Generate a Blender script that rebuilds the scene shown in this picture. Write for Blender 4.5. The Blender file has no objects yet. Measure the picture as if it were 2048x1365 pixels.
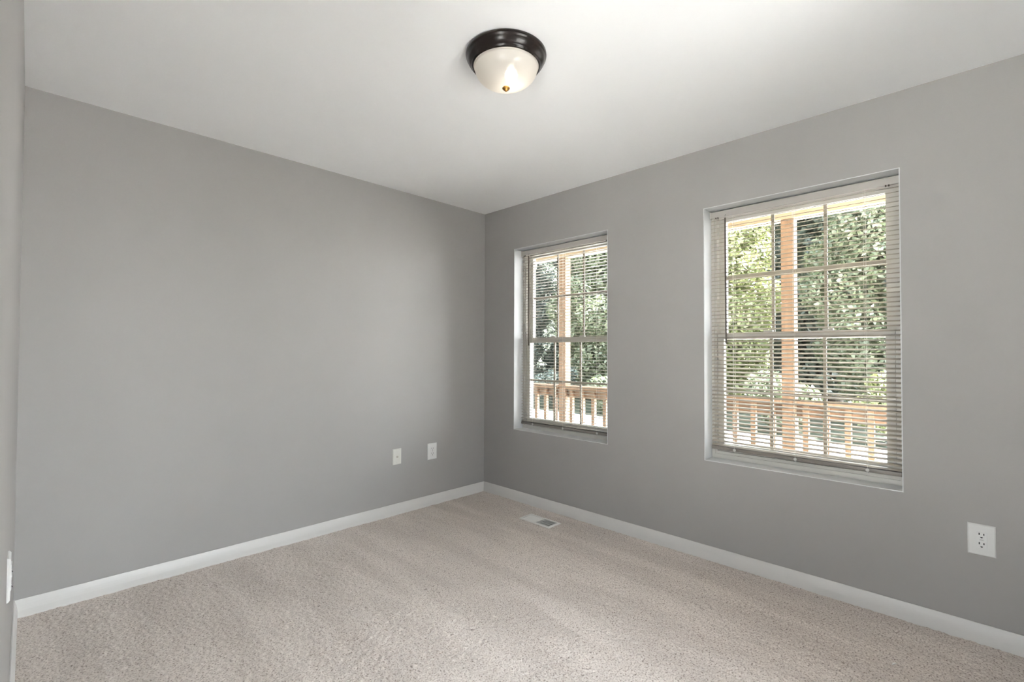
import bpy, bmesh, math, random
import numpy as np
from mathutils import Vector, Matrix

C = bpy.context.scene.collection
S = bpy.context.scene
PI = math.pi

# ------------------------------------------------------------------ camera
cam_d = bpy.data.cameras.new('camera')
cam = bpy.data.objects.new('camera', cam_d)
C.objects.link(cam)
S.camera = cam
YAW, PITCH, ROLL = 0.7791, 0.0187, 0.0033
fw = Vector((math.cos(PITCH) * math.cos(YAW), math.cos(PITCH) * math.sin(YAW), math.sin(PITCH)))
rt0 = Vector((math.sin(YAW), -math.cos(YAW), 0))
up0 = rt0.cross(fw)
rt = math.cos(ROLL) * rt0 + math.sin(ROLL) * up0
up = -math.sin(ROLL) * rt0 + math.cos(ROLL) * up0
M = Matrix((rt, up, -fw)).transposed().to_4x4()
M.translation = Vector((-2.8342, -3.1413, 1.2151))
cam.matrix_world = M
cam_d.sensor_fit = 'HORIZONTAL'
cam_d.sensor_width = 36.0
cam_d.lens = 955.745 / 2048 * 36
cam_d.shift_y = 4.9555 / 2048
cam_d.clip_start = 0.01
cam_d.clip_end = 300

# ------------------------------------------------------------------ light and exposure
S.view_settings.view_transform = 'Standard'
S.view_settings.look = 'None'
S.view_settings.gamma = 1
S.view_settings.use_curve_mapping = False
S.view_settings.exposure = 0.92
SUN_DIR = Vector((0.38, -0.50, 0.78)).normalized()      # towards the sun
SUN_STRENGTH = 64.0
SKY_STRENGTH = 3.0
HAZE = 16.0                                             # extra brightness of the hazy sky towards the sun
BULB = 16.0

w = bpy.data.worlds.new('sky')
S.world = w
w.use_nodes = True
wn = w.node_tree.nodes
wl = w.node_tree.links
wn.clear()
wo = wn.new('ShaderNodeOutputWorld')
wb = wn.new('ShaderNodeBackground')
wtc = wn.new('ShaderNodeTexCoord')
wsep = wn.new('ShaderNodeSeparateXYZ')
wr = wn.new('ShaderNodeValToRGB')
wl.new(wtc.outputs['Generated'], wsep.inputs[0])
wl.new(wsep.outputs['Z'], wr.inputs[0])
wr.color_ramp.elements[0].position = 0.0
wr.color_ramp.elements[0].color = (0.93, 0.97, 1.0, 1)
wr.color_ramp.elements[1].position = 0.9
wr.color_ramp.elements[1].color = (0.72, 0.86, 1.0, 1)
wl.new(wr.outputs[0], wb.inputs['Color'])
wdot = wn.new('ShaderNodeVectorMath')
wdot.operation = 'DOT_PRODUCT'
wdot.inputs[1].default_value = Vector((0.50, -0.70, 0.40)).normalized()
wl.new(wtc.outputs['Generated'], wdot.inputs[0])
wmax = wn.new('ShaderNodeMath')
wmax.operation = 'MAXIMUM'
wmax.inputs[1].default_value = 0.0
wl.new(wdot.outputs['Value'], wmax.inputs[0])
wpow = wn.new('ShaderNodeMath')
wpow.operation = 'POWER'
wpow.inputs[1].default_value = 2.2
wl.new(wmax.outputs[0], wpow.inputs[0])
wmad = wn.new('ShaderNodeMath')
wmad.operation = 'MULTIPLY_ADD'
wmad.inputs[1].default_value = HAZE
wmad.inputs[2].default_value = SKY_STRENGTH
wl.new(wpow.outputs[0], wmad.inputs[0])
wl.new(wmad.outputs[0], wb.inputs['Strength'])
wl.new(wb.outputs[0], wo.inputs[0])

sun_d = bpy.data.lights.new('sun', 'SUN')
sun_d.energy = SUN_STRENGTH
sun_d.angle = 0.0093
sun_d.color = (1.0, 0.975, 0.94)
sun = bpy.data.objects.new('sun', sun_d)
C.objects.link(sun)
sun.rotation_euler = (-SUN_DIR).to_track_quat('-Z', 'Y').to_euler()
sun.location = (0, 0, 12)

# ------------------------------------------------------------------ materials
def mat(name, col, rough=0.6, metal=0.0, spec=0.5):
    m = bpy.data.materials.new(name)
    m.use_nodes = True
    b = m.node_tree.nodes['Principled BSDF']
    b.inputs['Base Color'].default_value = (*col, 1)
    b.inputs['Roughness'].default_value = rough
    b.inputs['Metallic'].default_value = metal
    b.inputs['Specular IOR Level'].default_value = spec
    return m

def nn(m, t):
    return m.node_tree.nodes.new(t)

def ln(m, a, b):
    m.node_tree.links.new(a, b)

def noisy(name, c1, c2, scale, rough=0.6, bump=0.0, bscale=None, stretch=None, spec=0.5, detail=4.0):
    m = mat(name, c1, rough, 0, spec)
    b = m.node_tree.nodes['Principled BSDF']
    tc = nn(m, 'ShaderNodeTexCoord')
    mp = nn(m, 'ShaderNodeMapping')
    if stretch:
        mp.inputs['Scale'].default_value = stretch
    ln(m, tc.outputs['Object'], mp.inputs[0])
    n = nn(m, 'ShaderNodeTexNoise')
    n.inputs['Scale'].default_value = scale
    n.inputs['Detail'].default_value = detail
    ln(m, mp.outputs[0], n.inputs['Vector'])
    r = nn(m, 'ShaderNodeValToRGB')
    r.color_ramp.elements[0].position = 0.3
    r.color_ramp.elements[1].position = 0.7
    r.color_ramp.elements[0].color = (*c1, 1)
    r.color_ramp.elements[1].color = (*c2, 1)
    ln(m, n.outputs['Fac'], r.inputs[0])
    ln(m, r.outputs[0], b.inputs['Base Color'])
    if bump:
        n2 = nn(m, 'ShaderNodeTexNoise')
        n2.inputs['Scale'].default_value = bscale or scale
        n2.inputs['Detail'].default_value = 3
        ln(m, mp.outputs[0], n2.inputs['Vector'])
        bp = nn(m, 'ShaderNodeBump')
        bp.inputs['Strength'].default_value = bump
        bp.inputs['Distance'].default_value = 0.002
        ln(m, n2.outputs['Fac'], bp.inputs['Height'])
        ln(m, bp.outputs[0], b.inputs['Normal'])
    return m

M_wall = noisy('grey_wall_paint', (0.342, 0.332, 0.320), (0.352, 0.342, 0.330), 3.0, 0.62, 0.12, 220, spec=0.3)
M_ceil = noisy('white_ceiling_paint', (0.89, 0.89, 0.89), (0.91, 0.91, 0.91), 2.0, 0.8, 0.1, 160, spec=0.2)
M_trim = mat('white_trim_paint', (0.62, 0.605, 0.585), 0.4)
M_reveal = mat('white_reveal_paint', (0.66, 0.67, 0.675), 0.5)
M_vinyl = mat('white_window_vinyl', (0.60, 0.585, 0.545), 0.35)
M_slat = mat('backlit_shade_blind_enamel', (0.44, 0.405, 0.34), 0.32)  # slats darkened in colour to stand in for being backlit
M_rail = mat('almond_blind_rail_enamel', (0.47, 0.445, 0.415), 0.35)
M_brail = mat('shade_toned_bottom_rail', (0.20, 0.18, 0.16), 0.4)  # shade on the rail's downward front put into its colour
M_grille = mat('backlit_shade_grille', (0.36, 0.33, 0.27), 0.45)  # white bars given a darker colour, as seen against daylight
M_wand = mat('backlit_dark_wand_plastic', (0.07, 0.055, 0.04), 0.3)  # clear wand coloured dark, the way it looks with light behind it
M_cord = mat('white_cord', (0.75, 0.73, 0.68), 0.8)
M_plug = mat('clear_plug_plastic', (0.62, 0.61, 0.58), 0.2)
M_dark = mat('dark_slot', (0.01, 0.01, 0.01), 0.6)
M_plate = mat('white_plate_plastic', (0.66, 0.66, 0.645), 0.35)
M_platew = mat('ivory_white_plate_plastic', (0.66, 0.65, 0.60), 0.4)
M_recept = mat('white_receptacle_plastic', (0.68, 0.68, 0.67), 0.3)
M_metal = mat('nickel_connector', (0.45, 0.42, 0.36), 0.35, 1.0)
M_bronze = mat('oil_rubbed_bronze', (0.010, 0.007, 0.006), 0.26, 0.1, 0.3)
M_brass = mat('antique_brass', (0.40, 0.22, 0.06), 0.35, 0.9)
M_vent = mat('white_register_enamel', (0.74, 0.72, 0.68), 0.4)
M_duct = mat('dark_duct_metal', (0.06, 0.06, 0.06), 0.6)
M_lint = mat('white_lint', (0.85, 0.82, 0.78), 0.9)
M_wood = noisy('cedar_porch_wood', (0.17, 0.105, 0.06), (0.24, 0.15, 0.09), 6.0, 0.7, 0.3, 60, stretch=(4, 4, 0.5))
M_woodh = noisy('cedar_rail_wood', (0.17, 0.105, 0.06), (0.24, 0.15, 0.09), 6.0, 0.7, 0.3, 60, stretch=(4, 0.5, 4))
M_deck = noisy('porch_deck_wood', (0.24, 0.21, 0.18), (0.32, 0.28, 0.24), 5.0, 0.75, 0.3, 60, stretch=(4, 0.5, 4))
M_beam = mat('cream_porch_paint', (0.34, 0.27, 0.18), 0.6)
M_siding = mat('pale_siding', (0.72, 0.68, 0.60), 0.6)
M_grass = noisy('grass_ground', (0.022, 0.03, 0.015), (0.045, 0.055, 0.028), 3.0, 0.9)
M_drive = noisy('pale_concrete', (0.36, 0.355, 0.35), (0.42, 0.415, 0.41), 2.5, 0.85)
M_bounce = noisy('white_bounce_concrete', (0.70, 0.68, 0.66), (0.78, 0.76, 0.74), 2.5, 0.85)  # pale surface of the added slabs that bounce sun indoors
M_bark = noisy('bark', (0.10, 0.085, 0.07), (0.20, 0.17, 0.14), 6.0, 0.9, 0.5, 20, stretch=(4, 4, 0.6))

# glass pane: clear with a faint mirror sheen
M_glass = bpy.data.materials.new('window_glass')
M_glass.use_nodes = True
nt = M_glass.node_tree
nt.nodes.clear()
o_ = nt.nodes.new('ShaderNodeOutputMaterial')
mx = nt.nodes.new('ShaderNodeMixShader')
tr = nt.nodes.new('ShaderNodeBsdfTransparent')
gl = nt.nodes.new('ShaderNodeBsdfGlossy')
fr = nt.nodes.new('ShaderNodeFresnel')
fr.inputs['IOR'].default_value = 1.35
tr.inputs[0].default_value = (0.97, 0.97, 0.965, 1)
gl.inputs['Roughness'].default_value = 0.02
nt.links.new(fr.outputs[0], mx.inputs[0])
nt.links.new(tr.outputs[0], mx.inputs[1])
nt.links.new(gl.outputs[0], mx.inputs[2])
nt.links.new(mx.outputs[0], o_.inputs[0])

# frosted lamp bowl
M_bowl = bpy.data.materials.new('frosted_lamp_glass')
M_bowl.use_nodes = True
nt = M_bowl.node_tree
nt.nodes.clear()
o_ = nt.nodes.new('ShaderNodeOutputMaterial')
rf = nt.nodes.new('ShaderNodeBsdfRefraction')
rf.inputs['Color'].default_value = (0.97, 0.95, 0.90, 1)
rf.inputs['IOR'].default_value = 1.10
rf.inputs['Roughness'].default_value = 0.36
tl = nt.nodes.new('ShaderNodeBsdfTranslucent')
tl.inputs[0].default_value = (0.96, 0.95, 0.92, 1)
df = nt.nodes.new('ShaderNodeBsdfDiffuse')
df.inputs[0].default_value = (0.93, 0.92, 0.89, 1)
tp = nt.nodes.new('ShaderNodeBsdfTransparent')
tp.inputs[0].default_value = (1.0, 0.98, 0.94, 1)
gs = nt.nodes.new('ShaderNodeBsdfGlossy')
gs.inputs['Roughness'].default_value = 0.25
def mixs(f, a, b):
    m = nt.nodes.new('ShaderNodeMixShader')
    m.inputs[0].default_value = f
    nt.links.new(a, m.inputs[1])
    nt.links.new(b, m.inputs[2])
    return m.outputs[0]
s1 = mixs(0.5, tl.outputs[0], df.outputs[0])
s2 = mixs(0.40, s1, rf.outputs[0])
s3 = mixs(0.03, s2, tp.outputs[0])
s4 = mixs(0.05, s3, gs.outputs[0])
nt.links.new(s4, o_.inputs[0])

M_bulb = bpy.data.materials.new('lit_bulb')
M_bulb.use_nodes = True
nt = M_bulb.node_tree
nt.nodes.clear()
o_ = nt.nodes.new('ShaderNodeOutputMaterial')
em = nt.nodes.new('ShaderNodeEmission')
em.inputs[0].default_value = (1.0, 0.88, 0.72, 1)
em.inputs[1].default_value = BULB
nt.links.new(em.outputs[0], o_.inputs[0])

# leaves
def leaf_mat(name, ca, cb, trans=0.22):
    m = bpy.data.materials.new(name)
    m.use_nodes = True
    nt = m.node_tree
    nt.nodes.clear()
    o = nt.nodes.new('ShaderNodeOutputMaterial')
    g = nt.nodes.new('ShaderNodeNewGeometry')
    r = nt.nodes.new('ShaderNodeValToRGB')
    r.color_ramp.elements[0].color = (*ca, 1)
    r.color_ramp.elements[1].color = (*cb, 1)
    d = nt.nodes.new('ShaderNodeBsdfDiffuse')
    t = nt.nodes.new('ShaderNodeBsdfTranslucent')
    x = nt.nodes.new('ShaderNodeMixShader')
    x.inputs[0].default_value = trans
    nt.links.new(g.outputs['Random Per Island'], r.inputs[0])
    nt.links.new(r.outputs[0], d.inputs[0])
    nt.links.new(r.outputs[0], t.inputs[0])
    nt.links.new(d.outputs[0], x.inputs[1])
    nt.links.new(t.outputs[0], x.inputs[2])
    gx = nt.nodes.new('ShaderNodeBsdfGlossy')
    gx.inputs['Roughness'].default_value = 0.45
    x2 = nt.nodes.new('ShaderNodeMixShader')
    x2.inputs[0].default_value = 0.07
    nt.links.new(x.outputs[0], x2.inputs[1])
    nt.links.new(gx.outputs[0], x2.inputs[2])
    nt.links.new(x2.outputs[0], o.inputs[0])
    return m

M_leaf_bright = leaf_mat('bright_leaves', (0.12, 0.145, 0.05), (0.25, 0.275, 0.12))
M_leaf_mid = leaf_mat('mid_green_leaves', (0.075, 0.098, 0.052), (0.17, 0.195, 0.11))
M_leaf_dark = leaf_mat('dark_green_leaves', (0.045, 0.06, 0.048), (0.11, 0.135, 0.105))

# carpet: beige frieze with darker flecks and nap marks left by a vacuum cleaner
M_carpet = mat('beige_carpet', (0.5, 0.44, 0.38), 0.95, 0, 0.1)
def build_carpet():
    m = M_carpet
    b = m.node_tree.nodes['Principled BSDF']
    b.inputs['Sheen Weight'].default_value = 0.1
    tc = nn(m, 'ShaderNodeTexCoord')
    n1 = nn(m, 'ShaderNodeTexNoise')
    n1.inputs['Scale'].default_value = 150
    n1.inputs['Detail'].default_value = 2
    ln(m, tc.outputs['Object'], n1.inputs['Vector'])
    r1 = nn(m, 'ShaderNodeValToRGB')
    e = r1.color_ramp.elements
    e[0].position = 0.30
    e[0].color = (0.225, 0.18, 0.15, 1)
    e[1].position = 0.62
    e[1].color = (0.70, 0.63, 0.575, 1)
    k = r1.color_ramp.elements.new(0.42)
    k.color = (0.555, 0.485, 0.435, 1)
    ln(m, n1.outputs['Fac'], r1.inputs[0])
    # nap marks: long streaks away from the back wall
    mp = nn(m, 'ShaderNodeMapping')
    mp.inputs['Scale'].default_value = (5.5, 1.1, 1)
    mp.inputs['Rotation'].default_value = (0, 0, 0.28)
    ln(m, tc.outputs['Object'], mp.inputs[0])
    n2 = nn(m, 'ShaderNodeTexNoise')
    n2.inputs['Scale'].default_value = 1.0
    n2.inputs['Detail'].default_value = 3
    n2.inputs['Distortion'].default_value = 0.4
    ln(m, mp.outputs[0], n2.inputs['Vector'])
    r2 = nn(m, 'ShaderNodeValToRGB')
    r2.color_ramp.elements[0].position = 0.40
    r2.color_ramp.elements[0].color = (0.91, 0.905, 0.90, 1)
    r2.color_ramp.elements[1].position = 0.60
    r2.color_ramp.elements[1].color = (1.04, 1.04, 1.04, 1)
    ln(m, n2.outputs['Fac'], r2.inputs[0])
    x = nn(m, 'ShaderNodeMix')
    x.data_type = 'RGBA'
    x.blend_type = 'MULTIPLY'
    x.inputs[0].default_value = 1.0
    ln(m, r1.outputs[0], x.inputs[6])
    ln(m, r2.outputs[0], x.inputs[7])
    ln(m, x.outputs[2], b.inputs['Base Color'])
build_carpet()

# ------------------------------------------------------------------ mesh helpers
def obj(name, bm, m, parent=None, smooth=False, label=None):
    me = bpy.data.meshes.new(name)
    bmesh.ops.recalc_face_normals(bm, faces=bm.faces)
    bm.to_mesh(me)
    bm.free()
    if smooth:
        for p in me.polygons:
            p.use_smooth = True
    me.materials.append(m)
    o = bpy.data.objects.new(name, me)
    C.objects.link(o)
    if parent:
        o.parent = parent
    if label:
        o['label'] = label
    return o

def box(bm, x0, x1, y0, y1, z0, z1):
    v = [bm.verts.new((x, y, z)) for x in (x0, x1) for y in (y0, y1) for z in (z0, z1)]
    for f in ((0, 1, 3, 2), (4, 6, 7, 5), (0, 4, 5, 1), (2, 3, 7, 6), (0, 2, 6, 4), (1, 5, 7, 3)):
        bm.faces.new([v[i] for i in f])
    return v

def bbox(x0, x1, y0, y1, z0, z1, bev=0.0, seg=2):
    bm = bmesh.new()
    box(bm, x0, x1, y0, y1, z0, z1)
    if bev:
        bmesh.ops.recalc_face_normals(bm, faces=bm.faces)
        bmesh.ops.bevel(bm, geom=bm.edges[:], offset=bev, segments=seg, affect='EDGES', profile=0.6)
    return bm

def lathe(bm, prof, seg=64, cx=0, cy=0):
    rings = []
    for r, z in prof:
        if r < 1e-6:
            rings.append([bm.verts.new((cx, cy, z))])
        else:
            rings.append([bm.verts.new((cx + r * math.cos(2 * PI * i / seg), cy + r * math.sin(2 * PI * i / seg), z)) for i in range(seg)])
    for a, b in zip(rings, rings[1:]):
        for i in range(seg):
            j = (i + 1) % seg
            if len(a) == 1 and len(b) == 1:
                continue
            if len(a) == 1:
                bm.faces.new((a[0], b[i], b[j]))
            elif len(b) == 1:
                bm.faces.new((a[i], b[0], a[j]))
            else:
                bm.faces.new((a[i], b[i], b[j], a[j]))

def tube(bm, pts, rads, seg=10):
    pts = [Vector(p) for p in pts]
    rings = []
    for i, p in enumerate(pts):
        d = (pts[min(i + 1, len(pts) - 1)] - pts[max(i - 1, 0)]).normalized()
        a = d.orthogonal().normalized() if abs(d.z) < 0.99 else Vector((1, 0, 0))
        a = (a - d * a.dot(d)).normalized()
        b = d.cross(a)
        r = rads[i] if isinstance(rads, (list, tuple)) else rads
        rings.append([bm.verts.new(p + r * (math.cos(2 * PI * k / seg) * a + math.sin(2 * PI * k / seg) * b)) for k in range(seg)])
    for a, b in zip(rings, rings[1:]):
        for k in range(seg):
            bm.faces.new((a[k], a[(k + 1) % seg], b[(k + 1) % seg], b[k]))
    bm.faces.new(rings[0][::-1])
    bm.faces.new(rings[-1])

def extrude_profile(bm, prof, A, B):
    """prof points mapped at both ends by the functions A and B, closed and capped"""
    a = [bm.verts.new(A(*p)) for p in prof]
    b = [bm.verts.new(B(*p)) for p in prof]
    n = len(prof)
    for i in range(n):
        bm.faces.new((a[i], a[(i + 1) % n], b[(i + 1) % n], b[i]))
    bm.faces.new(a[::-1])
    bm.faces.new(b)

def struct(o, label=None):
    o['kind'] = 'structure'
    if label:
        o['label'] = label
    return o

def thing(name, label, cat, loc=(0, 0, 0), group=None, kind=None):
    o = bpy.data.objects.new(name, None)
    C.objects.link(o)
    o.location = loc
    o.empty_display_size = 0.1
    o['label'] = label
    o['category'] = cat
    if group:
        o['group'] = group
    if kind:
        o['kind'] = kind
    return o

def tag(o, label, cat, group=None):
    o['label'] = label
    o['category'] = cat
    if group:
        o['group'] = group
    return o

# ------------------------------------------------------------------ the room
H = 2.44
L = 2.863           # left wall at x = -L
D = 3.70            # wall behind the camera at y = -D
T = 0.20            # outer wall thickness
HALL = 0.95         # depth of the hall outside the open doorway by the camera
DY0, DY1 = -3.62, -2.42
W2 = (-2.868, -1.957, 0.582, 2.0775)     # y0, y1, z0, z1 of the right-hand window opening
W1 = (-1.275, -0.369, 0.582, 2.0715)

def wall_with_holes(name, holes, y0, y1, x0, x1, z1=H):
    lt = 0.004
    hs = [(a - lt, b + lt, c - lt, d + lt) for a, b, c, d in holes]
    ys = sorted({y0, y1, *[h[0] for h in hs], *[h[1] for h in hs]})
    zs = sorted({0.0, z1, *[h[2] for h in hs], *[h[3] for h in hs]})
    bm = bmesh.new()
    def solid(i, j):
        if not (0 <= i < len(ys) - 1 and 0 <= j < len(zs) - 1):
            return False
        cy, cz = (ys[i] + ys[i + 1]) / 2, (zs[j] + zs[j + 1]) / 2
        return not any(h[0] < cy < h[1] and h[2] < cz < h[3] for h in hs)
    V = {}
    def v(x, i, j):
        k = (x, i, j)
        if k not in V:
            V[k] = bm.verts.new((x, ys[i], zs[j]))
        return V[k]
    for i in range(len(ys) - 1):
        for j in range(len(zs) - 1):
            if not solid(i, j):
                continue
            bm.faces.new((v(x0, i, j), v(x0, i + 1, j), v(x0, i + 1, j + 1), v(x0, i, j + 1)))
            bm.faces.new((v(x1, i, j), v(x1, i, j + 1), v(x1, i + 1, j + 1), v(x1, i + 1, j)))
            if not solid(i - 1, j):
                bm.faces.new((v(x0, i, j), v(x0, i, j + 1), v(x1, i, j + 1), v(x1, i, j)))
            if not solid(i + 1, j):
                bm.faces.new((v(x0, i + 1, j), v(x1, i + 1, j), v(x1, i + 1, j + 1), v(x0, i + 1, j + 1)))
            if not solid(i, j - 1):
                bm.faces.new((v(x0, i, j), v(x1, i, j), v(x1, i + 1, j), v(x0, i + 1, j)))
            if not solid(i, j + 1):
                bm.faces.new((v(x0, i, j + 1), v(x0, i + 1, j + 1), v(x1, i + 1, j + 1), v(x1, i, j + 1)))
    return bm

struct(obj('wall_right', wall_with_holes('wall_right', [W1, W2], -D - 0.12, 0.12, 0.0, T), M_wall))
struct(obj('wall_back', bbox(-L - 0.12, 0.0, 0.0, 0.12, 0, H), M_wall))
# the wall behind the camera gets an added glass door to let in daylight
PDX0, PDX1, PDZ = -1.98, -1.16, 2.16
bm = bmesh.new()
box(bm, -L - HALL - 0.12, PDX0, -D - 0.12, -D, 0, H)
box(bm, PDX1, 0.0, -D - 0.12, -D, 0, H)
box(bm, PDX0, PDX1, -D - 0.12, -D, PDZ, H)
struct(obj('wall_front', bm, M_wall))
# left wall with the doorway the picture is taken from
bm = bmesh.new()
box(bm, -L - 0.12, -L, DY1, 0.0, 0, H)
box(bm, -L - 0.12, -L, DY0, DY1, 2.20, H)
box(bm, -L - 0.12, -L, -D, DY0, 0, H)
struct(obj('wall_left', bm, M_wall))
HY0, HY1, HZ = -3.60, -1.90, 2.30      # opening for the glass door added in the hall
bm = bmesh.new()
box(bm, -L - HALL - 0.12, -L - HALL, -D, HY0, 0, H)
box(bm, -L - HALL - 0.12, -L - HALL, HY1, -1.6, 0, H)
box(bm, -L - HALL - 0.12, -L - HALL, HY0, HY1, HZ, H)
box(bm, -L - HALL, -L - 0.12, -1.72, -1.6, 0, H)
struct(obj('wall_hall', bm, M_wall))
struct(obj('ceiling', bbox(-L - HALL - 0.12, T, -D - 0.12, 0.12, H, H + 0.15), M_ceil))

# the carpeted floor: a fine grid with a rough pile, an opening for the floor register
VX0, VX1, VY0, VY1 = -0.286, -0.166, -0.985, -0.717       # register duct
def carpet():
    step = 0.0062
    rs = np.random.RandomState(5)
    xs = np.arange(-L - HALL, 0.0 + step, step)
    ys = np.arange(-D, 0.0 + step, step)
    # the strip behind the camera needs no pile: keep one grid but coarser there
    nx, ny = len(xs), len(ys)
    X, Y = np.meshgrid(xs, ys, indexing='ij')
    Z = rs.uniform(-1, 1, X.shape)
    Z = (Z + 0.6 * np.roll(Z, 1, 0) + 0.6 * np.roll(Z, 1, 1)) / 1.4 * 0.0022
    low = rs.uniform(-1, 1, (nx // 8 + 2, ny // 8 + 2))
    low = np.kron(low, np.ones((8, 8)))[:nx, :ny]
    for _ in range(3):
        low = (low + np.roll(low, 3, 0) + np.roll(low, -3, 0) + np.roll(low, 3, 1) + np.roll(low, -3, 1)) / 5
    Z += low * 0.002
    X = X + rs.uniform(-1, 1, X.shape) * step * 0.35
    Y = Y + rs.uniform(-1, 1, Y.shape) * step * 0.35
    co = np.stack([X, Y, Z], -1).reshape(-1, 3).astype(np.float32)
    i, j = np.meshgrid(np.arange(nx - 1), np.arange(ny - 1), indexing='ij')
    a = i * ny + j
    q = np.stack([a, a + ny, a + ny + 1, a + 1], -1)
    cx, cy = xs[:-1] + step / 2, ys[:-1] + step / 2
    hole = ((cx > VX0) & (cx < VX1))[:, None] & ((cy > VY0) & (cy < VY1))[None, :]
    hall = (cx < -L - 0.12)[:, None] & (cy > -1.6)[None, :]
    q = q[~(hole | hall)].reshape(-1, 4)
    me = bpy.data.meshes.new('floor')
    me.vertices.add(len(co))
    me.vertices.foreach_set('co', co.ravel())
    me.loops.add(q.size)
    me.loops.foreach_set('vertex_index', q.ravel().astype(np.int32))
    me.polygons.add(len(q))
    me.polygons.foreach_set('loop_start', np.arange(0, q.size, 4, dtype=np.int32))
    me.polygons.foreach_set('use_smooth', np.ones(len(q), dtype=bool))
    me.update()
    me.validate()
    me.materials.append(M_carpet)
    o = bpy.data.objects.new('floor', me)
    C.objects.link(o)
    return o
struct(carpet(), 'beige cut pile carpet with vacuum marks')

# baseboards with a mitred corner
BH, BT = 0.0806, 0.014
bprof = [(0, -0.01), (BT, -0.01), (BT, 0.034), (BT - 0.0012, 0.046), (BT - 0.0032, 0.058), (BT - 0.0058, 0.068), (BT - 0.0085, 0.0755), (BT - 0.0105, BH), (0, BH)]
bm = bmesh.new()
extrude_profile(bm, bprof, lambda d, z: (-L + d, -d, z), lambda d, z: (-d, -d, z))
struct(obj('baseboard_back', bm, M_trim))
bm = bmesh.new()
extrude_profile(bm, bprof, lambda d, z: (-d, -d, z), lambda d, z: (-d, -D + d, z))
struct(obj('baseboard_right', bm, M_trim))
bm = bmesh.new()
extrude_profile(bm, bprof, lambda d, z: (-L + d, -d, z), lambda d, z: (-L + d, DY1, z))
struct(obj('baseboard_left', bm, M_trim))
bm = bmesh.new()
extrude_profile(bm, bprof, lambda d, z: (-d, -D + d, z), lambda d, z: (-L, -D + d, z))
struct(obj('baseboard_front', bm, M_trim))

# ------------------------------------------------------------------ windows
def ring(bm, x0, x1, o, i):
    """rectangular frame between the outer and inner rectangles (y0, y1, z0, z1)"""
    box(bm, x0, x1, o[0], i[0], o[2], o[3])
    box(bm, x0, x1, i[1], o[1], o[2], o[3])
    box(bm, x0, x1, i[0], i[1], o[2], i[2])
    box(bm, x0, x1, i[0], i[1], i[3], o[3])

def window(name, W, label):
    y0, y1, z0, z1 = W
    root = thing(name, label, 'window', (0, (y0 + y1) / 2, z0), kind='structure')
    inv = Matrix.Translation(-Vector(root.location))
    def part(nm, bm, m, par=None):
        if par is None:
            bm.transform(inv)
            return obj(nm, bm, m, root)
        bm.transform(inv)
        return obj(nm, bm, m, par)
    lt = 0.004
    # drywall return
    bm = bmesh.new()
    ring(bm, -0.0012, 0.112, (y0 - lt, y1 + lt, z0 - lt, z1 + lt), (y0, y1, z0, z1))
    part('reveal', bm, M_reveal)
    # frame with a stepped jamb
    fw_ = 0.030
    bm = bmesh.new()
    ring(bm, 0.112, 0.205, (y0 - lt, y1 + lt, z0 - lt, z1 + lt), (y0 + fw_, y1 - fw_, z0 + 0.042, z1 - fw_))
    ring(bm, 0.104, 0.112, (y0, y1, z0, z1), (y0 + 0.016, y1 - 0.016, z0 + 0.026, z1 - 0.016))
    ring(bm, 0.150, 0.156, (y0 + fw_, y1 - fw_, z0 + 0.042, z1 - fw_), (y0 + fw_ + 0.010, y1 - fw_ - 0.010, z0 + 0.046, z1 - fw_ - 0.008))
    part('window_frame', bm, M_vinyl)
    zm = 1.317
    iy0, iy1 = y0 + fw_, y1 - fw_
    def sash(nm, xa, xb, za, zb, bot, top):
        st = 0.038
        bm = bmesh.new()
        o = (iy0 + 0.002, iy1 - 0.002, za, zb)
        i = (iy0 + st, iy1 - st, za + bot, zb - top)
        ring(bm, xa, xb, o, i)
        bmesh.ops.recalc_face_normals(bm, faces=bm.faces)
        s = part(nm, bm, M_vinyl)
        xm = (xa + xb) / 2
        bm = bmesh.new()
        g = 0.008
        for k in (1, 2):
            yy = i[0] + (i[1] - i[0]) * k / 3
            box(bm, xm - 0.004, xm + 0.004, yy - g, yy + g, i[2], i[3])
        zz = (i[2] + i[3]) / 2
        for k in range(3):
            ya = i[0] + (i[1] - i[0]) * k / 3 + (g if k else 0)
            yb = i[0] + (i[1] - i[0]) * (k + 1) / 3 - (g if k < 2 else 0)
            box(bm, xm - 0.004, xm + 0.004, ya, yb, zz - g, zz + g)
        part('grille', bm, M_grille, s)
        part('pane', bbox(xm + 0.006, xm + 0.010, i[0] - 0.004, i[1] + 0.004, i[2] - 0.004, i[3] + 0.004), M_glass, s)
        return s
    lo = sash('lower_sash', 0.118, 0.148, z0 + 0.044, zm + 0.020, 0.045, 0.038)
    sash('upper_sash', 0.158, 0.188, zm - 0.020, z1 - fw_ - 0.002, 0.034, 0.028)
    # sash locks on the meeting rail
    for k in (0.33, 0.67):
        yy = iy0 + (iy1 - iy0) * k
        part('sash_lock', bbox(0.122, 0.144, yy - 0.025, yy + 0.025, zm + 0.020, zm + 0.030, 0.004), M_vinyl, lo)
    return root

window('window_1', W1, 'narrower looking white double hung window nearest the corner')
window('window_2', W2, 'large white double hung window nearest the camera')

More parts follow.
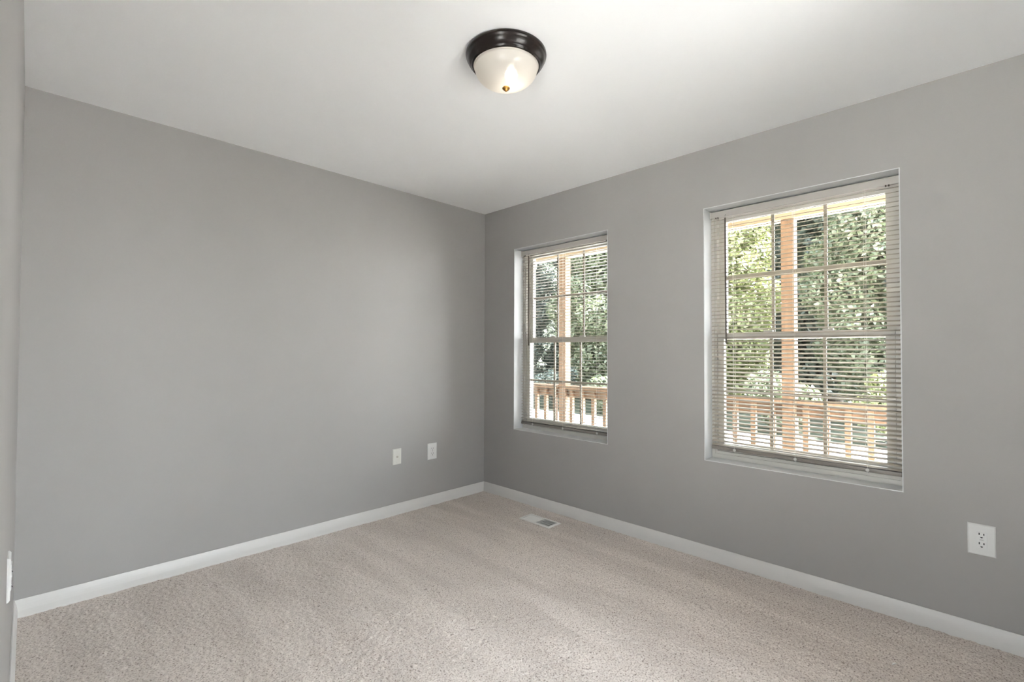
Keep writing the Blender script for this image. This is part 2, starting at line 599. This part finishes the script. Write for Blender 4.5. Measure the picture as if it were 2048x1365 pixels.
# unseen glass doors added behind the camera and in the hall to admit daylight
def ring_y(bm, ya, yb, o, i):
    box(bm, o[0], i[0], ya, yb, o[2], o[3])
    box(bm, i[1], o[1], ya, yb, o[2], o[3])
    box(bm, i[0], i[1], ya, yb, o[2], i[2])
    box(bm, i[0], i[1], ya, yb, i[3], o[3])
def added_glass_door(name, label, cat, loc, rotz, hwd, zt):
    pd = thing(name, label, cat, loc, kind='structure')
    pd.rotation_euler = (0, 0, rotz)
    bm = bmesh.new()
    ring_y(bm, -0.06, 0.06, (-hwd, hwd, 0.0, zt), (-hwd + 0.04, hwd - 0.04, 0.03, zt - 0.04))
    obj('door_frame', bm, M_vinyl, pd)
    for sx, yy in ((-1, 0.02), (1, -0.02)):
        xa, xb = (-hwd + 0.04, 0.03) if sx < 0 else (-0.03, hwd - 0.04)
        bm = bmesh.new()
        ring_y(bm, yy - 0.018, yy + 0.018, (xa, xb, 0.03, zt - 0.04), (xa + 0.06, xb - 0.06, 0.10, zt - 0.10))
        pn = obj('door_panel', bm, M_vinyl, pd)
        obj('pane', bbox(xa + 0.055, xb - 0.055, yy - 0.003, yy + 0.003, 0.095, zt - 0.095), M_glass, pn)
added_glass_door('added_door_2', 'added unseen glass door behind the camera, letting in daylight', 'door', ((PDX0 + PDX1) / 2, -D - 0.06, 0), 0, (PDX1 - PDX0) / 2, PDZ)
added_glass_door('added_door_1', 'added unseen glass door in the hall beside the camera, letting in daylight', 'door', (-L - HALL - 0.06, (HY0 + HY1) / 2, 0), PI / 2, (HY1 - HY0) / 2, HZ)

# ------------------------------------------------------------------ mini blinds
def blind(W, label, tilt, zr, wand_y, drop_r=0.0):
    y0, y1, z0, z1 = W
    ya, yb = y0 + 0.007, y1 - 0.008
    xc = 0.088
    root = thing('mini_blind', label, 'blind', (xc, (ya + yb) / 2, zr), group='mini blinds in the two windows')
    inv = Matrix.Translation(-Vector(root.location))
    def part(nm, bm, m, par=None, smooth=False, lab=None):
        bm.transform(inv)
        return obj(nm, bm, m, par or root, smooth, lab)
    ht = z1 - 0.007
    hb = ht - 0.036
    # head rail: a channel with a rolled lower lip
    prof = [(-0.0125, hb + 0.003), (-0.0125, ht - 0.003), (-0.0105, ht), (0.0125, ht), (0.0125, hb + 0.002), (0.010, hb), (-0.0085, hb - 0.004), (-0.0120, hb - 0.002)]
    bm = bmesh.new()
    extrude_profile(bm, prof, lambda a, z: (xc + a, ya, z), lambda a, z: (xc + a, yb, z))
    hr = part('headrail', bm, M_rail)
    for yy in (ya - 0.005, yb):
        part('end_bracket', bbox(xc - 0.0135, xc + 0.0125, yy, yy + 0.005, hb - 0.006, ht + 0.002), M_vinyl, hr)
    for yy in (yb - 0.032, ya + 0.05):
        bm = bmesh.new()
        for q in (0, 0.012):
            box(bm, xc - 0.0145, xc - 0.009, yy - q - 0.003, yy - q + 0.003, hb - 0.010, hb - 0.001)
        part('cord_lock', bm, M_wand, hr)
    # slats
    pitch = 0.0229
    zt = hb - 0.018
    zl = zr + 0.030
    n = int(round((zt - zl) / pitch)) + 1
    pitch = (zt - zl) / (n - 1)
    hw, crown, th = 0.0125, 0.0022, 0.0004
    ca, sa = math.cos(tilt), math.sin(tilt)
    rnd = random.Random(3)
    bm = bmesh.new()
    K = 7
    for k in range(n):
        z = zt - k * pitch
        f = k / (n - 1)
        dz = rnd.uniform(-0.0006, 0.0006)
        tj = tilt + rnd.uniform(-0.02, 0.02)
        ca, sa = math.cos(tj), math.sin(tj)
        top = []
        for i in range(K):
            u = -1 + 2 * i / (K - 1)
            top.append((u * hw, crown * (1 - u * u) + th))
        prof = top + [(a, c - 2 * th) for a, c in reversed(top)]
        def at(yy, sag):
            return lambda a, c: (xc + a * ca - c * sa, yy, z + dz + sag * f + a * sa + c * ca)
        extrude_profile(bm, prof, at(ya + 0.002, -drop_r), at(yb - 0.002, 0.0))
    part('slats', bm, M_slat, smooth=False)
    # bottom rail
    bprof_ = [(-0.0115, 0.003), (-0.0125, 0.010), (-0.011, 0.020), (-0.006, 0.023), (0.006, 0.023), (0.011, 0.020), (0.0125, 0.010), (0.0115, 0.003), (0.006, 0.0), (-0.006, 0.0)]
    bm = bmesh.new()
    extrude_profile(bm, bprof_, lambda a, c: (xc + a, ya + 0.002, zr + c - drop_r), lambda a, c: (xc + a, yb - 0.002, zr + c))
    br = part('bottom_rail', bm, M_brail, lab='bottom rail with its shade put into a dark colour')
    ym = (y0 + y1) / 2
    for yy in (ym - 0.315, ym, ym + 0.315):
        sg = -drop_r * (yb - yy) / (yb - ya)
        bm = bmesh.new()
        for xx in (xc - hw * math.cos(tilt) - 0.0008, xc + hw * math.cos(tilt) + 0.0008):
            tube(bm, [(xx, yy, hb - 0.004), (xx, yy, zr + 0.02 + sg)], 0.0006, 5)
        tube(bm, [(xc - 0.002, yy + 0.008, hb - 0.004), (xc - 0.002, yy + 0.008, zr + 0.02 + sg)], 0.0007, 5)
        part('ladder_cord', bm, M_cord)
        bm = bmesh.new()
        tube(bm, [(xc - 0.012, yy, zr + 0.011 + sg), (xc - 0.0155, yy, zr + 0.011 + sg), (xc - 0.0165, yy, zr + 0.011 + sg)], [0.0085, 0.0080, 0.005], 16)
        tube(bm, [(xc - 0.006, yy, zr + 0.001 + sg), (xc - 0.006, yy, zr - 0.005 + sg)], [0.006, 0.004], 12)
        part('cord_plug', bm, M_plug, br)
    # tilt wand
    xw = xc - 0.021
    bm = bmesh.new()
    tube(bm, [(xc - 0.0125, wand_y, hb + 0.008), (xw, wand_y, hb + 0.002), (xw, wand_y, hb - 0.018)], 0.0012, 8)
    tube(bm, [(xw, wand_y, hb - 0.014), (xw, wand_y, hb - 0.03), (xw, wand_y - 0.003, 1.285), (xw, wand_y - 0.003, 1.272)], [0.004, 0.005, 0.005, 0.0058], 8)
    part('tilt_wand', bm, M_wand, lab='tilt wand coloured dark as if backlit')
    return root

blind(W1, 'white mini blind lowered with open level slats in the window nearer the room corner', math.radians(0), 0.618, -0.467, 0.0)
blind(W2, 'white mini blind with tilted slats in the window nearer the wall outlet on the right', math.radians(19), 0.638, -2.054, 0.008)

# ------------------------------------------------------------------ ceiling light
cl = thing('ceiling_light', 'round flush ceiling light with dark bronze rim and glowing frosted glass bowl', 'ceiling light', (-1.472, -1.757, H))
bm = bmesh.new()
lathe(bm, [(0.0, 0.0), (0.160, 0.0), (0.1645, -0.004), (0.1655, -0.010), (0.1640, -0.016), (0.1610, -0.019), (0.1600, -0.021), (0.1585, -0.027), (0.1530, -0.036), (0.1460, -0.044), (0.1420, -0.047), (0.1415, -0.050), (0.1380, -0.0545), (0.1345, -0.0550), (0.1325, -0.052), (0.1325, -0.046), (0.110, -0.036), (0.0, -0.016)], 96)
obj('pan', bm, M_bronze, cl, True, 'dark bronze rim')
bm = bmesh.new()
lathe(bm, [(0.1318, -0.0500), (0.1335, -0.0530), (0.1320, -0.0565), (0.1295, -0.0575)] + [(0.1290 * math.cos(a), -0.058 - 0.078 * math.sin(a)) for a in [PI / 2 * k / 20 for k in range(1, 20)]] + [(0.0, -0.136)], 96)
obj('glass_bowl', bm, M_bowl, cl, True, 'frosted glass bowl')
bm = bmesh.new()
lathe(bm, [(0.0, -0.153), (0.004, -0.153), (0.0068, -0.1505), (0.0072, -0.148), (0.0140, -0.1445), (0.0160, -0.1405), (0.0145, -0.137), (0.006, -0.134), (0.0, -0.134)], 32)
obj('finial', bm, M_brass, cl, True, 'antique brass finial')
bm = bmesh.new()
prof = [(0.0, -0.104)] + [(0.024 * math.sin(a), -0.080 - 0.024 * math.cos(a)) for a in [PI * k / 12 for k in range(1, 11)]] + [(0.010, -0.054), (0.0, -0.054)]
lathe(bm, prof, 32, 0.014, -0.014)
obj('bulb', bm, M_bulb, cl, True)
bm = bmesh.new()
lathe(bm, [(0.0, -0.054), (0.0125, -0.054), (0.0125, -0.030), (0.0, -0.030)], 24, 0.014, -0.014)
obj('lamp_socket', bm, M_vinyl, cl, True)

# ------------------------------------------------------------------ wall plates
def plate_frame(root, bm, rot, m, nm, par=None, smooth=False, lab=None):
    return obj(nm, bm, m, par or root, smooth, lab)

def rounded_plate(w_, h_, d, bev):
    # local frame: x across, z up, -y out of the wall
    bm = bmesh.new()
    a, b = w_ / 2, h_ / 2
    for (s, y) in ((0.0, 0.0),):
        pass
    v0 = [bm.verts.new((x, 0, z)) for x, z in ((-a, -b), (a, -b), (a, b), (-a, b))]
    v1 = [bm.verts.new((x, -d * 0.45, z)) for x, z in ((-a, -b), (a, -b), (a, b), (-a, b))]
    v2 = [bm.verts.new((x, -d, z)) for x, z in ((-a + bev, -b + bev), (a - bev, -b + bev), (a - bev, b - bev), (-a + bev, b - bev))]
    for p, q in ((v0, v1), (v1, v2)):
        for i in range(4):
            bm.faces.new((p[i], p[(i + 1) % 4], q[(i + 1) % 4], q[i]))
    bm.faces.new(v0[::-1])
    bm.faces.new(v2)
    return bm

def outlet(loc, rotz, label, w_=0.086, h_=0.129):
    root = thing('electrical_outlet', label, 'outlet', loc, group='white electrical outlets on the walls')
    root.rotation_euler = (0, 0, rotz)
    obj('cover_plate', rounded_plate(w_, h_, 0.0065, 0.004), M_plate, root)
    r = obj('receptacle', bbox(-0.0168, 0.0168, -0.0082, -0.004, -0.0335, 0.0335, 0.0015), M_recept, root)
    for s in (0.0195, -0.0195):
        bm = bmesh.new()
        box(bm, -0.0088, -0.0052, -0.0086, -0.0078, s + 0.001, s + 0.0100)
        box(bm, 0.0052, 0.0086, -0.0086, -0.0078, s + 0.0015, s + 0.0092)
        tube(bm, [(0, -0.0078, s - 0.0075), (0, -0.0086, s - 0.0070)], 0.0038, 12)
        obj('socket_slots', bm, M_dark, r, False, 'dark socket slots')
    bm = bmesh.new()
    box(bm, -0.006, 0.006, -0.0090, -0.0078, -0.0015, 0.0035)
    obj('reset_button', bm, mat('grey_button', (0.5, 0.5, 0.49), 0.4), r)
    return root

outlet((-0.5585, 0.0, 0.4252), 0.0, 'white outlet on the back grey wall, right of the cable plate', 0.090, 0.130)
outlet((0.0, -3.1258, 0.4322), -PI / 2, 'white outlet on the window wall at the far right under the large window')
outlet((-L, -1.33, 0.628), PI / 2, 'white outlet seen edge on upon the left wall above its baseboard', 0.072, 0.112)

cp = thing('cable_plate', 'off-white cable jack plate on the back grey wall, left of the outlet', 'wall plate', (-0.879, 0.0, 0.4305))
obj('cover_plate', rounded_plate(0.073, 0.1165, 0.006, 0.004), M_platew, cp)
bm = bmesh.new()
tube(bm, [(0, -0.005, 0), (0, -0.009, 0)], 0.0075, 6)
tube(bm, [(0, -0.008, 0), (0, -0.017, 0)], 0.0045, 16)
obj('coaxial_connector', bm, M_metal, cp, False, 'metal threaded connector')
for s in (0.042, -0.042):
    bm = bmesh.new()
    tube(bm, [(0, -0.005, s), (0, -0.0068, s), (0, -0.0074, s)], [0.0034, 0.0034, 0.002], 14)
    obj('screw', bm, M_platew, cp)

# ------------------------------------------------------------------ floor register
fv = thing('floor_register', 'white metal floor vent set in the carpet below the far window', 'floor vent', (-0.226, -0.851, 0.0))
x0, x1, y0, y1 = -0.068, 0.068, -0.143, 0.143
bm = bmesh.new()
i = (-0.050, 0.050, -0.124, 0.124)
def frame_xy(bm, o, i, zo, zi0, zi1):
    def rect(r, z):
        return [bm.verts.new((x, y, z)) for x, y in ((r[0], r[2]), (r[1], r[2]), (r[1], r[3]), (r[0], r[3]))]
    a, b, c, d = rect(o, zo), rect((o[0] + 0.006, o[1] - 0.006, o[2] + 0.006, o[3] - 0.006), zi1), rect(i, zi1), rect(i, zi0)
    for p, q in ((a, b), (b, c), (c, d)):
        for k in range(4):
            bm.faces.new((p[k], p[(k + 1) % 4], q[(k + 1) % 4], q[k]))
frame_xy(bm, (x0, x1, y0, y1), i, 0.001, -0.012, 0.0065)
obj('frame', bm, M_vent, fv)
bm = bmesh.new()
box(bm, i[0], i[1], -0.003, 0.003, -0.012, 0.0060)
obj('divider', bm, M_vent, fv)
for s, tl_ in ((1, 1), (-1, -1)):
    bm = bmesh.new()
    nf = 15
    for k in range(nf):
        yy = s * (0.006 + (k + 0.5) * 0.118 / nf)
        t = 0.004 * 1.25
        v = []
        a = math.radians(35) * tl_
        dy, dz = math.cos(a) * 0.0050, math.sin(a) * 0.0050
        n_ = 0.0005
        for x in (i[0], i[1]):
            v.append([bm.verts.new((x, yy - dy, -dz - n_)), bm.verts.new((x, yy + dy, dz - n_)), bm.verts.new((x, yy + dy, dz + n_)), bm.verts.new((x, yy - dy, -dz + n_))])
        for q in range(4):
            bm.faces.new((v[0][q], v[0][(q + 1) % 4], v[1][(q + 1) % 4], v[1][q]))
        bm.faces.new(v[0][::-1])
        bm.faces.new(v[1])
    for xx in (-0.025, 0.0, 0.025):
        box(bm, xx - 0.001, xx + 0.001, min(s * 0.004, s * 0.124), max(s * 0.004, s * 0.124), -0.006, 0.0005)
    obj('louvers', bm, M_vent, fv)
bm = bmesh.new()
box(bm, -0.058, 0.058, -0.132, 0.132, -0.10, -0.014)
bm.faces.ensure_lookup_table()
top = max(bm.faces, key=lambda f: f.calc_center_median().z)
bmesh.ops.delete(bm, geom=[top], context='FACES')
obj('duct', bm, M_duct, fv)

# lint on the carpet
bm = bmesh.new()
tube(bm, [(-0.010, 0.006, 0.003), (-0.004, 0.003, 0.006), (0.003, -0.001, 0.006), (0.010, -0.008, 0.003)], [0.0012, 0.0034, 0.003, 0.0008], 8)
lo = obj('paper_scrap', bm, M_lint, None, True)
lo.location = (-0.440, -2.880, 0.0)
tag(lo, 'tiny white scrap lying on the carpet near the bottom right', 'scrap')

# ------------------------------------------------------------------ the porch
GZ = -0.50
DX = 1.62
struct(tag(obj('porch_deck', bbox(T, DX, -3.4, 5.0, -0.20, -0.06), M_deck), 'weathered board porch deck outside the windows', 'porch deck'))
struct(tag(obj('porch_ceiling', bbox(T, 2.2, -4.1, 3.2, 2.46, 2.56), M_beam), 'cream porch ceiling outside above the windows', 'porch ceiling'))
struct(tag(obj('porch_beam', bbox(1.29, 1.40, -3.3, 3.2, 2.262, 2.46), M_beam), 'cream beam resting on the porch posts', 'porch beam'))
struct(tag(obj('house_wall', bbox(T, T + 0.02, -6.5, -D - 0.12, -0.5, 2.46), M_siding), 'pale siding beside the porch', 'wall'))
PX = 1.345
posts = [(0.165, 'wooden porch post seen through the window nearer the corner'),
         (-2.062, 'wooden porch post seen through the larger window'),
         (2.45, 'wooden porch post at the far left end of the porch'),
         (-2.82, 'wooden porch post at the near right end of the porch')]
for y, lab in posts:
    o = obj('porch_post', bbox(-0.046, 0.046, -0.046, 0.046, 0, 2.262 + 0.06, 0.004), M_wood)
    o.location = (PX, y, -0.06)
    tag(o, lab, 'post', 'wooden porch posts')

def railing(ya, yb, lab):
    root = thing('porch_railing', lab, 'railing', (PX, (ya + yb) / 2, -0.06), group='wooden porch railings')
    h = (yb - ya) / 2
    obj('handrail', bbox(-0.070, 0.070, -h, h, 0.878, 0.914, 0.004), M_woodh, root)
    obj('top_rail', bbox(-0.0, 0.038, -h, h, 0.785, 0.877), M_woodh, root)
    obj('bottom_rail', bbox(-0.0, 0.038, -h, h, 0.09, 0.18), M_woodh, root)
    n = int(round((yb - ya) / 0.138))
    for k in range(n):
        y = -h + (k + 0.5) * (yb - ya) / n
        obj('baluster', bbox(-0.038, -0.001, y - 0.019, y + 0.019, 0.05, 0.875), M_wood, root)
railing(-2.016, 0.119, 'wooden porch railing between the two posts outside the windows')
railing(0.211, 2.404, 'wooden porch railing running left beyond the post outside the window near the corner')
railing(-2.774, -2.108, 'wooden porch railing running right beyond the post outside the larger window')

# ------------------------------------------------------------------ yard
struct(tag(obj('yard_ground', bbox(-30, 70, -60, 80, GZ - 0.3, GZ - 0.02), M_grass), 'grass ground beyond the drive', 'ground'))
struct(tag(obj('driveway', bbox(DX + 0.1, 8.0, -3.6, 40, GZ - 0.05, GZ), M_drive), 'sunlit pale concrete drive beyond the porch', 'driveway'))

struct(tag(obj('added_bounce_slab', bbox(-L - HALL - 0.13, 1.5, -D - 5, -D - 0.13, GZ - 0.05, -0.05), M_bounce), 'added pale slab behind the camera, bouncing sun indoors', 'patio'))  # unseen slab added to throw sunlight up through the rear door

struct(tag(obj('added_hall_bounce_slab', bbox(-10, -L - HALL - 0.13, -D - 5, 3, GZ - 0.05, -0.05), M_bounce), 'added pale slab outside the hall door, bouncing sun indoors', 'patio'))  # unseen slab added to throw sunlight up through the hall door

struct(tag(obj('added_bounce_court', bbox(DX + 0.1, 24.0, -40, -3.6, GZ - 0.05, GZ), M_bounce), 'added unseen pale court off the drive, bouncing sun into the windows', 'driveway'))  # unseen paving added to brighten what the windows let in

def leaves_mesh(name, blobs, n, size, m, seed):
    rs = np.random.RandomState(seed)
    wts = np.array([b[3] ** 2 for b in blobs], float)
    wts /= wts.sum()
    idx = rs.choice(len(blobs), n, p=wts)
    B = np.array(blobs)[idx]
    d = rs.normal(size=(n, 3))
    d /= np.linalg.norm(d, axis=1)[:, None]
    rad = B[:, 3] * rs.uniform(0.55, 1.08, n) ** 0.6
    P = B[:, :3] + d * rad[:, None] * np.array([1, 1, 0.85])
    nrm = d * 0.7 + rs.normal(size=(n, 3)) * 0.7 + np.array([0, 0, 0.35])
    nrm /= np.linalg.norm(nrm, axis=1)[:, None]
    t = np.cross(nrm, rs.normal(size=(n, 3)))
    t /= np.linalg.norm(t, axis=1)[:, None]
    b = np.cross(nrm, t)
    s = size * rs.uniform(0.6, 1.4, n)[:, None]
    q = np.stack([P - t * s, P + b * s * 0.5 + nrm * s * 0.12, P + t * s, P - b * s * 0.5 + nrm * s * 0.12], 1).reshape(-1, 3)
    me = bpy.data.meshes.new(name)
    me.vertices.add(len(q))
    me.vertices.foreach_set('co', q.astype(np.float32).ravel())
    me.loops.add(len(q))
    me.loops.foreach_set('vertex_index', np.arange(len(q), dtype=np.int32))
    me.polygons.add(n)
    me.polygons.foreach_set('loop_start', np.arange(0, 4 * n, 4, dtype=np.int32))
    me.update()
    me.validate()
    me.materials.append(m)
    return me

def tree(x, y, h, r, m, seed, label, low=0.25, n=9000, size=0.13):
    rd = random.Random(seed)
    root = thing('tree', label, 'tree', (x, y, GZ), group='trees beyond the drive')
    bm = bmesh.new()
    lean = (rd.uniform(-0.3, 0.3), rd.uniform(-0.3, 0.3))
    tube(bm, [(0, 0, -0.2), (lean[0] * 0.2, lean[1] * 0.2, h * 0.25), (lean[0] * 0.6, lean[1] * 0.6, h * 0.55), (lean[0], lean[1], h * 0.85)], [0.24, 0.17, 0.11, 0.04], 10)
    blobs = []
    for k in range(36):
        a = k * 2.4 + rd.uniform(-0.3, 0.3)
        z = h * (low + (0.95 - low) * (k + rd.uniform(0, 1)) / 36)
        f = 1 - abs((z / h - 0.4)) * 0.6
        rr = r * rd.uniform(0.45, 0.85) * f
        c = (rr * math.cos(a), rr * math.sin(a), z)
        blobs.append((*c, r * rd.uniform(0.38, 0.55)))
        if k % 4 == 0:
            z0 = z * 0.7
            tube(bm, [(lean[0] * z0 / h, lean[1] * z0 / h, z0), (c[0] * 0.5, c[1] * 0.5, (z0 + z) / 2), c], [0.07, 0.05, 0.02], 6)
    obj('trunk', bm, M_bark, root, True)
    me = leaves_mesh('foliage', blobs, n, size, m, seed)
    o = bpy.data.objects.new('foliage', me)
    C.objects.link(o)
    o.parent = root
    return root

def shrub(x, y, h, r, m, seed, label, n=3500, size=0.09):
    rd = random.Random(seed)
    root = thing('shrub', label, 'shrub', (x, y, GZ), group='shrubs along the drive')
    bm = bmesh.new()
    blobs = []
    for k in range(9):
        a = rd.uniform(0, 2 * PI)
        rr = r * rd.uniform(0.1, 0.65)
        c = (rr * math.cos(a), rr * math.sin(a), h * rd.uniform(0.2, 0.8))
        blobs.append((*c, r * rd.uniform(0.3, 0.5)))
        tube(bm, [(0, 0, -0.1), (c[0] * 0.5, c[1] * 0.5, c[2] * 0.5), c], [0.035, 0.02, 0.008], 5)
    obj('stems', bm, M_bark, root)
    me = leaves_mesh('foliage', blobs, n, size, m, seed)
    o = bpy.data.objects.new('foliage', me)
    C.objects.link(o)
    o.parent = root
    return root

TREES = [
    (12.0, -1.6, 7.5, 1.62, 'm', 'mid green near tree at the right side of the larger window'),
    (12.0, 2.6, 7.0, 1.62, 'b', 'bright yellow-green near tree left of the post in the larger window'),
    (12.0, 6.8, 7.5, 1.62, 'm', 'mid green near tree in the right half of the window nearer the corner'),
    (12.0, 11.0, 7.0, 1.62, 'd', 'dark green near tree in the left half of the window nearer the corner'),
    (17.2, 0.6, 9.0, 1.95, 'd', 'dark tree right of the post in the larger window, behind the bright near tree'),
    (17.2, 5.6, 9.0, 1.95, 'm', 'mid green tree at the left edge of the larger window, behind the near trees'),
    (17.2, 10.6, 8.5, 1.95, 'd', 'dark tree at the right edge of the window nearer the corner, behind the near tree'),
    (17.2, 15.6, 8.5, 1.95, 'm', 'mid green tree at the left edge of the smaller-looking window, behind the near tree'),
    (23.0, -1.0, 12.0, 2.35, 'm', 'tall far tree in the back row at the right of the larger window'),
    (23.0, 5.0, 12.0, 2.35, 'd', 'tall far dark tree in the back row behind the post of the larger window'),
    (23.0, 11.0, 11.0, 2.35, 'd', 'tall far dark tree in the back row behind the wall between the windows'),
    (23.0, 17.0, 11.0, 2.35, 'd', 'tall far dark tree in the back row behind the window nearer the corner'),
    (23.0, 23.0, 11.0, 2.35, 'm', 'tall far tree in the back row at the left of the window nearer the corner'),
]
MM = {'b': M_leaf_bright, 'm': M_leaf_mid, 'd': M_leaf_dark}
for k, (x, y, h, r, c, lab) in enumerate(TREES):
    tree(x, y, h, r, MM[c], 100 + k, lab, low=0.10, n=52000 if x < 14 else 34000, size=0.075 if x < 14 else 0.13)
rsw = random.Random(9)
wb_ = [(rsw.uniform(-1.2, 1.2), y_ * 0.95 - 13, rsw.uniform(0.0, 11.5), rsw.uniform(1.0, 1.9)) for y_ in range(44) for _ in range(5)]
wo_ = bpy.data.objects.new('woodland', leaves_mesh('woodland', wb_, 90000, 0.2, M_leaf_dark, 77))
C.objects.link(wo_)
wo_.location = (30.0, 10.0, GZ)
tag(wo_, 'dense dark woodland edge far behind all the trees', 'woodland')
wo_['kind'] = 'stuff'
SHR = [(8.85, -2.0, 'b'), (8.85, 0.1, 'm'), (8.85, 2.2, 'd'), (8.85, 4.3, 'm'), (8.85, 6.4, 'd'), (8.85, 8.5, 'm'), (8.85, 10.6, 'd')]
SL = ['bright yellow-green low shrub beside the drive at the right edge of the larger window',
      'mid green low shrub beside the drive low in the larger window, right of the post',
      'dark low shrub beside the drive at the left of the larger window',
      'mid green low shrub beside the drive behind the wall between the windows',
      'dark low shrub beside the drive at the right edge of the window nearer the corner',
      'mid green low shrub beside the drive behind the post in the window nearer the corner',
      'dark low shrub beside the drive at the left edge of the window nearer the corner']
for k, ((x, y, c), lab) in enumerate(zip(SHR, SL)):
    shrub(x, y, 1.5, 0.86, MM[c], 200 + k, lab, n=6000, size=0.06)
